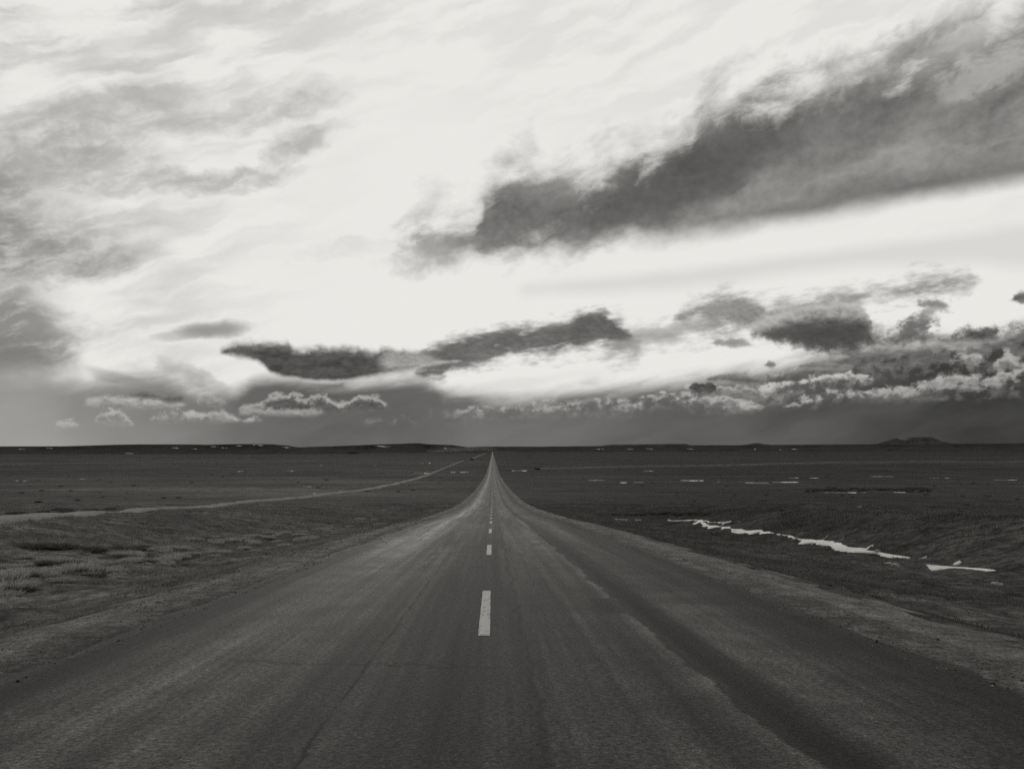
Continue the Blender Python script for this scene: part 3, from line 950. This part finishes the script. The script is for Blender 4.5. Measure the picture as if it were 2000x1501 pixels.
def drift_px(px0, px1, py, thick, lift_k, label, group=None, seed=0):
    """snow sliver seen across the plain between two pixels"""
    xa, ya, _ = spot(px0, py)
    xb, yb, _ = spot(px1, py)
    c = ((xa + xb) / 2, (ya + yb) / 2)
    d = c[1]
    eye = -float(plain_z(*c))
    width = min(0.40 * thick / F * d * d / max(eye, 1.0), 0.6 * d)
    L = math.hypot(xb - xa, yb - ya)
    return drift('snow_patch', c[0], c[1], L, width, math.atan2(yb - ya, xb - xa), lift_k * (0.08 + d * 0.0006), label, group, seed, mat=M_SNOW_FAR if (group and len(label) < 52) else M_SNOW)


# the drift lying in the right-hand ditch
for i, (pa, pb, wd, lab) in enumerate((
        ((1306, 1015), (1445, 1020), 1.8, 'thin broken snow at the far end of the right-hand ditch'),
        ((1358, 1019.5), (1545, 1046), 1.2, 'long narrow white snow drift in the right-hand ditch'),
        ((1524, 1044), (1775, 1091), 1.0, 'widest white snow drift in the middle of the ditch'),
        ((1806, 1105.5), (1945, 1117), 0.95, 'short snow drift in the ditch nearest the camera'))):
    (xa, ya, _), (xb, yb, _) = spot(*pa), spot(*pb)
    drift('snow_patch', (xa + xb) / 2, (ya + yb) / 2, math.hypot(xb - xa, yb - ya), wd, math.atan2(yb - ya, xb - xa), 0.075, lab, None, 3 + i * 5, hollow=1.0)
gd = 'small snow remnants beside the ditch drift'
for i, (px, py, L, w_) in enumerate(((1735, 1102, 1.0, .35), (1800, 1091, 1.6, .3), (1868, 1101, 1.3, .35), (1600, 1056, 3.0, .5), (1640, 1057, 2.0, .4), (1700, 1068, 1.2, .4), (1560, 1046, 2.0, .4))):
    x, y, z = spot(px, py)
    drift('snow_patch', x, y, L, w_, 0.9, 0.06, 'small remnant of snow on the grass beside the ditch drift', gd, 40 + i)

gl = 'snow slivers on the plain right of the road'
for i, (a, b, py, th, lab) in enumerate((
        (1000, 1030, 919.5, 2.0, 'white snow strip close to the right of the road, far off'),
        (1612, 1650, 962.5, 3.0, 'left snow sliver below the dark brush band on the right plain'),
        (1655, 1672, 962.5, 1.6, None), (1684, 1692, 962, 1.5, None), (1745, 1768, 961.5, 1.3, None),
        (1795, 1818, 957.5, 3.0, 'bright snow sliver at the right end of the dark brush band'),
        (1805, 1870, 934.2, 2.2, 'long snow streak far out near the right edge'),
        (1330, 1375, 938.8, 2.2, None), (1400, 1406, 941, 1.8, None), (1455, 1500, 943, 1.2, None), (1508, 1560, 941.7, 1.6, None),
        (1210, 1225, 942.5, 1.6, None), (1236, 1256, 942.2, 1.6, None), (1700, 1745, 931.5, 1.5, None), (1540, 1560, 934, 1.2, None), (1580, 1600, 934, 1.2, None),
        (1255, 1278, 920.5, 1.3, None), (1365, 1372, 914.5, 1.4, None), (1382, 1392, 919, 1.3, None), (1085, 1125, 953.4, 1.8, 'snow sliver in a dark hollow right of the road'),
        (1060, 1075, 914.5, 1.2, None), (1200, 1225, 1015.2, 1.2, None), (1240, 1252, 1016.3, 1.2, None), (1675, 1684, 990.5, 1.4, None),
        (1150, 1180, 938, 1.2, None), (1940, 1985, 938, 1.3, None))):
    drift_px(a, b, py, th, 1.0, lab or 'thin snow sliver on the dark plain right of the road', gl, 60 + i)
gl = 'snow slivers on the plain left of the road'
for i, (a, b, py, th, lab) in enumerate((
        (808, 838, 924.5, 3.0, 'brightest snow patch beside the dirt track left of the road'),
        (880, 925, 922.5, 2.2, 'pale snow streak between dirt track and road'),
        (795, 799, 932.5, 1.8, None), (601, 606, 970, 2.4, None), (566, 574, 971, 2.0, None), (610, 618, 964.5, 2.0, None), (384, 400, 958, 1.3, None), (428, 434, 960, 1.3, None),
        (155, 170, 935, 1.3, None), (34, 40, 939, 1.4, None), (46, 52, 939.5, 1.4, None), (560, 575, 919, 1.6, None), (625, 635, 909, 1.2, None), (465, 480, 919, 1.4, None),
        (374, 384, 921, 1.2, None), (625, 640, 954.5, 1.4, None), (820, 850, 904.5, 1.3, None), (660, 668, 960, 1.6, None), (730, 735, 909, 1.3, None), (590, 610, 951, 1.0, None),
        (126, 136, 968, 1.4, None), (28, 33, 1011, 2.2, None), (36, 40, 1011, 2.0, None), (800, 804, 957, 1.6, None))):
    drift_px(a, b, py, th, 1.0, lab or 'thin snow sliver on the grey plain left of the road', gl, 120 + i)


def hill_snow(px0, px1, py, dist, th, label, group, seed):
    """sloping streak of snow on a hillside that faces the road"""
    n = 14
    s = np.linspace(0, 1, n)
    px = px0 + (px1 - px0) * s
    c = py + 0.5 * fbm(s * 4 + seed, s * 0 + seed, 2) + (s - 0.5) * 1.2
    h = 0.65 * th * np.clip((1 - (2 * s - 1) ** 2), 0.05, 1) * (0.6 + 0.5 * fbm(s * 6 + seed, s * 0 + 2, 3))
    V = []
    for sg in (-1, 1):
        yy = dist + sg * 12.0
        V.append(np.stack([(px - VX) / F * yy, yy + 0 * px, (HY - (c - sg * np.abs(h) / 2)) / F * yy], -1))
    V = np.stack(V, 1).reshape(-1, 3)
    o0 = V.mean(0)
    o = mesh_obj('snow_patch', V - o0, grid_faces(2, n), M_SNOW)
    o.location = o0
    return tag(o, label, 'snow patch', group)


gh = 'snow streaks on the skyline mesas'
for i, (a, b, py, dist, th) in enumerate(((334, 352, 874.5, 5740, 1.3), (410, 428, 872, 5740, 1.1), (430, 445, 874, 5740, 1.0), (492, 515, 868.6, 5780, 1.3), (550, 566, 873.2, 5760, 1.2),
                                          (728, 765, 871.2, 7620, 1.3), (866, 876, 875.5, 7620, 1.2), (36, 50, 877, 5740, 1.2), (90, 104, 875, 5740, 1.2), (375, 386, 876, 5740, 1.0),
                                          (240, 262, 885, 5600, 0.9), (460, 474, 870.4, 5770, 0.9))):
    hill_snow(a, b, py, dist, th, 'small streak of snow on the dark slope of a skyline mesa', gh, 200 + i)
gh = 'snow streaks on the far right rise'
for i, (a, b, py, th) in enumerate(((1225, 1238, 876.5, 1.4), (1262, 1276, 876, 1.3), (1340, 1356, 876.5, 1.0), (1472, 1478, 877, 1.6), (1545, 1560, 876.5, 1.4), (1522, 1528, 878, 1.2),
                                    (1722, 1732, 885.5, 1.0), (1655, 1665, 886.5, 1.0), (1160, 1180, 876.5, 1.1))):
    hill_snow(a, b, py, 9700, th, 'small streak of snow on the low rise far off to the right', gh, 230 + i)


# ------------------------------------------------------------------ grass and brush
def blades(bx, by, bz, h, w, lean, shade, tips=1.25):
    """one triangle per blade; every argument an array"""
    n = len(bx)
    ang = rng.uniform(0, 2 * math.pi, n)
    la = rng.uniform(0, 2 * math.pi, n)
    dx, dy = np.cos(ang) * w / 2, np.sin(ang) * w / 2
    tx, ty = bx + np.cos(la) * lean * h, by + np.sin(la) * lean * h
    V = np.empty((n, 3, 3))
    V[:, 0] = np.stack([bx - dx, by - dy, bz - 0.03], -1)
    V[:, 1] = np.stack([bx + dx, by + dy, bz - 0.03], -1)
    V[:, 2] = np.stack([tx, ty, bz + h], -1)
    Fc = np.arange(n * 3).reshape(-1, 3)
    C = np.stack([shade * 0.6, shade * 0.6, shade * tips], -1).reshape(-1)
    return V.reshape(-1, 3), Fc, C


# tufts scattered over the verges and the banks
N = 120000
u = rng.uniform(0, 1, N)
ty = 4 + 150 * u ** 1.25
side = rng.uniform(0, 1, N) < 0.5
spread = np.where(side, 4.95, 5.45)
lat = spread + rng.uniform(0, 1, N) ** 1.25 * (14 + ty * 0.62)
tx = np.where(side, -lat, lat)
patch = fbm(tx * 0.28, ty * 0.2, 4)
patch2 = fbm(tx * 1.1 + 7, ty * 0.9, 2)
keep = rng.uniform(0, 1, N) < np.clip(0.55 + 0.6 * patch + 0.2 * patch2, 0.08, 1)
tx, ty, patch, patch2 = tx[keep], ty[keep], patch[keep], patch2[keep]
# thin out in the snow
BL = 7
bx = np.repeat(tx, BL)
by = np.repeat(ty, BL)
pt = np.repeat(patch, BL)
pt2 = np.repeat(patch2, BL)
dd = np.hypot(bx, by)
rad = 0.10 + 0.002 * dd
bx = bx + rng.normal(0, 1, len(bx)) * rad
by = by + rng.normal(0, 1, len(by)) * rad
ok = (bx < -4.8 - 0.25 * rng.uniform(0, 1, len(bx))) | (bx > 5.25 + 0.3 * rng.uniform(0, 1, len(bx)))
bx, by, pt, pt2, dd = bx[ok], by[ok], pt[ok], pt2[ok], dd[ok]
bz = ground_z(bx, by)
edge_short = np.clip((np.abs(bx) - 4.8) / 2.0, 0.40, 1)
bank = sst(bx, 20, 22) * (1 - sst(bx, 28, 33)) * (1 - sst(by, 80, 130))
edge_short = edge_short * (1 + 1.3 * bank)
h = rng.uniform(0.05, 0.16, len(bx)) * (0.8 + 0.6 * np.clip(pt, -.6, 1)) * edge_short
w = np.clip(0.006 + 0.00042 * dd, 0.008, 0.06)
shade = np.clip(0.105 + 0.10 * pt + 0.06 * pt2 + rng.normal(0, 0.035, len(bx)), 0.02, 0.30) * np.where(bx > 0, 0.72, 1.1)  # right-hand blades darkened too, the same falloff put into their tone
V, Fc, C = blades(bx, by, bz, h, w, 0.9, shade)
tag(mesh_obj('grass', V, Fc, M_GRASS, smooth=False, cols=C), 'short dry grass covering both road verges and banks', 'grass', kind='stuff')


def brush_mesh(seed, pale):
    r = np.random.default_rng(seed)
    n = 620
    a = r.uniform(0, 2 * math.pi, n)
    rr = np.sqrt(r.uniform(0, 1, n)) * 0.5
    lump = 1 + 0.35 * np.cos(a * 2 + seed) + 0.2 * np.cos(a * 3 + seed * 2)
    bx, by = np.cos(a) * rr * lump, np.sin(a) * rr * lump
    hh = (0.30 + 0.42 * np.sqrt(np.clip(1 - (rr / 0.52) ** 2, 0, 1))) * r.uniform(0.65, 1.1, n)
    out = 0.30 + 0.5 * rr
    th = a + r.normal(0, 0.5, n)
    tx, ty = bx + np.cos(th) * hh * out * 0.8, by + np.sin(th) * hh * out * 0.8
    ang = r.uniform(0, 2 * math.pi, n)
    w_ = r.uniform(0.010, 0.026, n)
    V = np.empty((n, 3, 3))
    V[:, 0] = np.stack([bx - np.cos(ang) * w_, by - np.sin(ang) * w_, 0 * a - 0.06], -1)
    V[:, 1] = np.stack([bx + np.cos(ang) * w_, by + np.sin(ang) * w_, 0 * a - 0.06], -1)
    V[:, 2] = np.stack([tx, ty, hh], -1)
    sh = np.clip(r.normal(pale, pale * 0.22, n), 0.02, 0.45)
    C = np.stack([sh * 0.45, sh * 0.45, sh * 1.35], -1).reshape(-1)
    o = mesh_obj('bush', V.reshape(-1, 3), np.arange(n * 3).reshape(-1, 3), M_BUSH, smooth=False, cols=C)
    me = o.data
    bpy.data.objects.remove(o)
    return me


PALE = [brush_mesh(s, 0.31) for s in (1, 2, 3, 4)]
DARK = [brush_mesh(s, 0.075) for s in (5, 6, 7)]


def bush(me, x, y, sx_, sz_, label, group):
    o = bpy.data.objects.new('bush', me)
    COL.objects.link(o)
    o.location = (x, y, float(ground_z(x, y)) - 0.02)
    o.rotation_euler = (0, 0, random.uniform(0, 6.28))
    o.scale = (sx_, sx_ * random.uniform(.8, 1.2), sz_)
    return tag(o, label, 'bush', group)


gp = 'pale dry bushes along the left verge'
lp = 'pale dry bush in the row along the left road verge'
row = [(20, 1148, 1.25, .55, 'largest pale dry bush at the left edge of the view'), (95, 1128, 1.2, .5, None), (60, 1140, 1.2, .6, None), (155, 1118, 1.2, .75, 'round pale bush standing above the left verge row'),
       (120, 1105, .9, .5, None), (185, 1112, 1.1, .6, None), (30, 1120, 1.0, .45, None), (225, 1105, 1.0, .45, None), (262, 1108, 1.1, .5, None), (300, 1098, 1.0, .5, None),
       (240, 1120, .9, .4, None), (330, 1092, .9, .4, None), (365, 1090, 1.2, .5, None), (395, 1083, 1.0, .5, None), (420, 1072, 1.1, .5, None), (450, 1062, 1.2, .6, None),
       (465, 1056, 1.2, .7, 'tall rounded pale bush midway along the left verge row'), (490, 1066, 1.0, .5, None), (520, 1053, 1.1, .6, None), (545, 1055, .9, .5, None), (575, 1046, 1.2, .6, None),
       (600, 1042, 1.2, .7, None), (625, 1040, 1.1, .6, None), (655, 1036, 1.1, .6, None), (685, 1032, 1.2, .6, None), (560, 1062, .8, .4, None), (80, 1098, .8, .4, None), (140, 1095, .9, .4, None),
       (710, 1028, 1.2, .6, None), (740, 1024, 1.2, .6, None), (400, 1100, .8, .35, None), (350, 1078, .9, .4, None), (275, 1088, .8, .4, None), (510, 1042, .9, .4, None), (430, 1048, .8, .4, None)]
for _ in range(75):
    px_ = random.uniform(-60, 760)
    row.append((px_, 1148 - 0.16 * px_ + random.gauss(-6, 11 - 0.009 * px_), random.uniform(.7, 1.3), random.uniform(.35, .65), None))
for i, (px, py, a, b, lab) in enumerate(row):
    x, y, z = spot(px, py)
    big = 0.8 if lab else random.uniform(.42, .72)
    bush(PALE[i % 4], x + (0 if lab else random.uniform(-1.2, .5)), y + (0 if lab else random.uniform(-1.5, 1.5)), a * big, b * big * 0.85, lab or lp, gp)
gk = 'dark low bushes left of the road'  # clumps by the hollow bank added to stand in for its shade
for i, (px, py, a, b) in enumerate(((110, 1066, 1.8, .5), (85, 1063, 1.6, .45), (150, 1068, 1.6, .4), (185, 1073, 1.7, .4), (205, 1076, 1.3, .35), (140, 1117, .9, .4), (240, 1094, 1.4, .35), (265, 1096, 1.1, .3),
                                    (410, 1085, 1.3, .35), (360, 1098, 1.1, .3), (230, 1064, 1.0, .4), (45, 1096, 1.0, .4), (390, 1052, 1.3, .3), (300, 1072, .9, .3))):
    x, y, z = spot(px, py)
    bush(DARK[i % 3], x + random.uniform(-1, 1), y + random.uniform(-1.5, 1.5), a * .62, b * .6, 'low dark bush left of the road, some added as hollow shade', gk)
gk = 'dark brush in a band on the right-hand plain'
for i in range(70):
    t = random.random()
    px = 1585 + 235 * t + random.gauss(0, 8)
    py = 958.5 + random.uniform(-4.0, 2.6) - 1.0 * t
    x, y, z = spot(px, py)
    s = random.uniform(.8, 2.8)
    bush(DARK[i % 3], x, y, s, random.uniform(.4, 1.1), 'dark brush clump in the band far out on the right plain', gk)
gk = 'dark brush at the far end of the ditch'
for i in range(26):
    px = random.uniform(1195, 1400)
    x, y, z = spot(px, 1004 + random.uniform(-2.5, 2))
    bush(DARK[i % 3], x, y, random.uniform(.8, 1.8), random.uniform(.3, .7), 'dark brush clump beyond the far end of the snowy ditch', gk)
gk = 'dark brush beside the dirt track'
for i in range(30):
    px = random.uniform(-40, 235)
    x, y, z = spot(px, 1006 - 0.045 * px + random.uniform(-3, 2))
    bush(DARK[i % 3], x, y, random.uniform(.7, 1.4), random.uniform(.25, .5), 'dark brush clump behind the dirt track at left', gk)
gk = 'scattered brush on the left plain'
for i in range(60):
    px = random.uniform(-60, 900)
    x, y, z = spot(px, random.uniform(925, 985 - 0.03 * px))
    if x > -22:
        continue
    s = (0.6 + y * 0.0012) * random.uniform(.5, 1.4)
    bush(DARK[i % 3], x, y, s, s * .5, 'small dark scrub bush dotted on the left plain', gk)
gk = 'scattered brush on the right plain'
for i in range(50):
    px = random.uniform(1030, 2040)
    x, y, z = spot(px, random.uniform(925, 1000))
    if x < 24:
        continue
    s = (0.6 + y * 0.0012) * random.uniform(.5, 1.4)
    bush(DARK[i % 3], x, y, s, s * .5, 'small dark scrub bush dotted on the right plain', gk)
x, y, z = spot(922, 898)
bush(DARK[0], x, y, 7, 6, 'lone black bush on the dirt track far off, left of the road', None)


# ------------------------------------------------------------------ loose gravel on the shoulders and along the asphalt edge
n = 13000
gy_ = 3.5 + 60 * rng.uniform(0, 1, n) ** 1.6
sd_ = np.where(rng.uniform(0, 1, n) < 0.5, -1.0, 1.0)
gx_ = sd_ * (3.55 + rng.uniform(0, 1, n) ** 0.9 * np.where(sd_ < 0, 1.5, 1.95))
az_ = np.abs(gx_)
gz_ = road_z(gy_) + np.where(az_ < 3.8, -0.03, np.interp(az_, [3.8, 4.4, 5.0, 5.5], [-.072, -.08, -.10, -.14]))
gr = rng.uniform(0.004, 0.012, n) * np.where(rng.uniform(0, 1, n) > .93, 1.9, 1.0) * (1 + gy_ * 0.008)
octa = np.array([(1, 0, 0), (-1, 0, 0), (0, 1, 0), (0, -1, 0), (0, 0, .8), (0, 0, -.8)], float)
ofc = np.array([(0, 2, 4), (2, 1, 4), (1, 3, 4), (3, 0, 4), (2, 0, 5), (1, 2, 5), (3, 1, 5), (0, 3, 5)])
jit = octa[None] * rng.uniform(0.6, 1.25, (n, 6, 1)) * gr[:, None, None] + np.stack([gx_, gy_, gz_ + gr * 0.3], -1)[:, None, :]
fcs = (np.arange(n)[:, None, None] * 6 + ofc[None]).reshape(-1, 3)
shd = np.repeat(np.clip(rng.normal(0.21, 0.09, n), 0.03, 0.5), 6)
tag(mesh_obj('loose_gravel', jit.reshape(-1, 3), fcs, M_GRASS, smooth=False, cols=shd), 'loose gravel strewn over both road shoulders', 'gravel', kind='stuff')


# ------------------------------------------------------------------ pale stones on the right shoulder
def stone(x, y, r, flat, label, seed):
    import bmesh
    bm = bmesh.new()
    bmesh.ops.create_icosphere(bm, subdivisions=3, radius=1.0)
    for v in bm.verts:
        n = float(fbm(np.array([v.co.x * 1.3 + seed]), np.array([v.co.y * 1.3 + v.co.z * 2.1]), 3)[0])
        v.co *= 1 + 0.28 * n
        v.co = (v.co.x * r * 1.3, v.co.y * r, v.co.z * r * flat)
    me = bpy.data.meshes.new('stone')
    bm.to_mesh(me)
    bm.free()
    me.materials.append(M_STONE)
    o = bpy.data.objects.new('stone', me)
    COL.objects.link(o)
    o.location = (x, y, float(max(ground_z(x, y), road_z(y) - .16)) + r * flat * 0.4)
    o.rotation_euler = (0.1, 0.05, seed)
    tag(o, label, 'stone', 'pale stones on the right verge')


def mat_stone():
    m, g, p = new_mat('pale_stone')
    n = g.noise(p, 14.0, 4, 0.6)
    return finish(m, g, 0.30 + (n - 0.5) * 0.2, 0.9, 0.2, n * 0.02, 0.6, 1.0)


M_STONE = mat_stone()
for i, (px, py, r, fl, lab) in enumerate(((1749, 1166, .085, .6, 'larger pale stone on the grass edge of the right shoulder'),
                                          (1946, 1217, .075, .45, 'flat pale stone near the right edge of the view'),
                                          (1714, 1139, .055, .6, 'small pale stone in the grass, farther up the right verge'))):
    x, y, z = spot(px, py)
    stone(x, y, r, fl, lab, i + 1.3)


# ------------------------------------------------------------------ dust hanging over the far end of the road
def dust():
    m = bpy.data.materials.new('dust_haze')
    m.use_nodes = True
    t = m.node_tree
    t.nodes.clear()
    v = t.nodes.new('ShaderNodeVolumePrincipled')
    v.inputs['Color'].default_value = (.95, .94, .90, 1)
    v.inputs['Density'].default_value = 0.00022
    o = t.nodes.new('ShaderNodeOutputMaterial')
    t.links.new(v.outputs[0], o.inputs['Volume'])
    import bmesh
    bm = bmesh.new()
    for (px, py, d, rx_, rz) in ((905, 877, 7300, 190, 17), (880, 879, 7200, 130, 13), (935, 876.5, 7400, 150, 14), (860, 880.5, 7100, 120, 9)):
        r = bmesh.ops.create_icosphere(bm, subdivisions=3, radius=1.0)
        x, z = (px - VX) / F * d, (HY - py) / F * d
        for q in r['verts']:
            q.co = (x + q.co.x * rx_, d + q.co.y * 300, z + q.co.z * rz)
    me = bpy.data.meshes.new('dust_cloud')
    bm.to_mesh(me)
    bm.free()
    me.materials.append(m)
    ob = bpy.data.objects.new('dust_cloud', me)
    COL.objects.link(ob)
    tag(ob, 'faint pale dust cloud low on the skyline left of the road', 'dust cloud')


dust()

# ------------------------------------------------------------------ camera
cam = bpy.data.cameras.new('camera')
cam.sensor_fit = 'HORIZONTAL'
cam.sensor_width = 36.0
cam.lens = 36.0 * F / 2000.0
cam.shift_x = (1000 - VX) / 2000.0
cam.shift_y = (HY - 750.5) / 2000.0
cam.clip_start = 0.1
cam.clip_end = 120000
co = bpy.data.objects.new('camera', cam)
COL.objects.link(co)
co.location = (0, 0, 0)
co.rotation_euler = (math.pi / 2, 0, 0)
scene.camera = co

scene.view_settings.view_transform = 'Standard'
scene.view_settings.look = 'None'
scene.view_settings.exposure = 0
scene.view_settings.gamma = 1
scene.cycles.max_bounces = 4
scene.cycles.diffuse_bounces = 1
scene.cycles.volume_bounces = 1
scene.cycles.use_adaptive_sampling = True
scene.cycles.adaptive_threshold = 0.012
scene.cycles.adaptive_min_samples = 8
scene.cycles.use_denoising = False
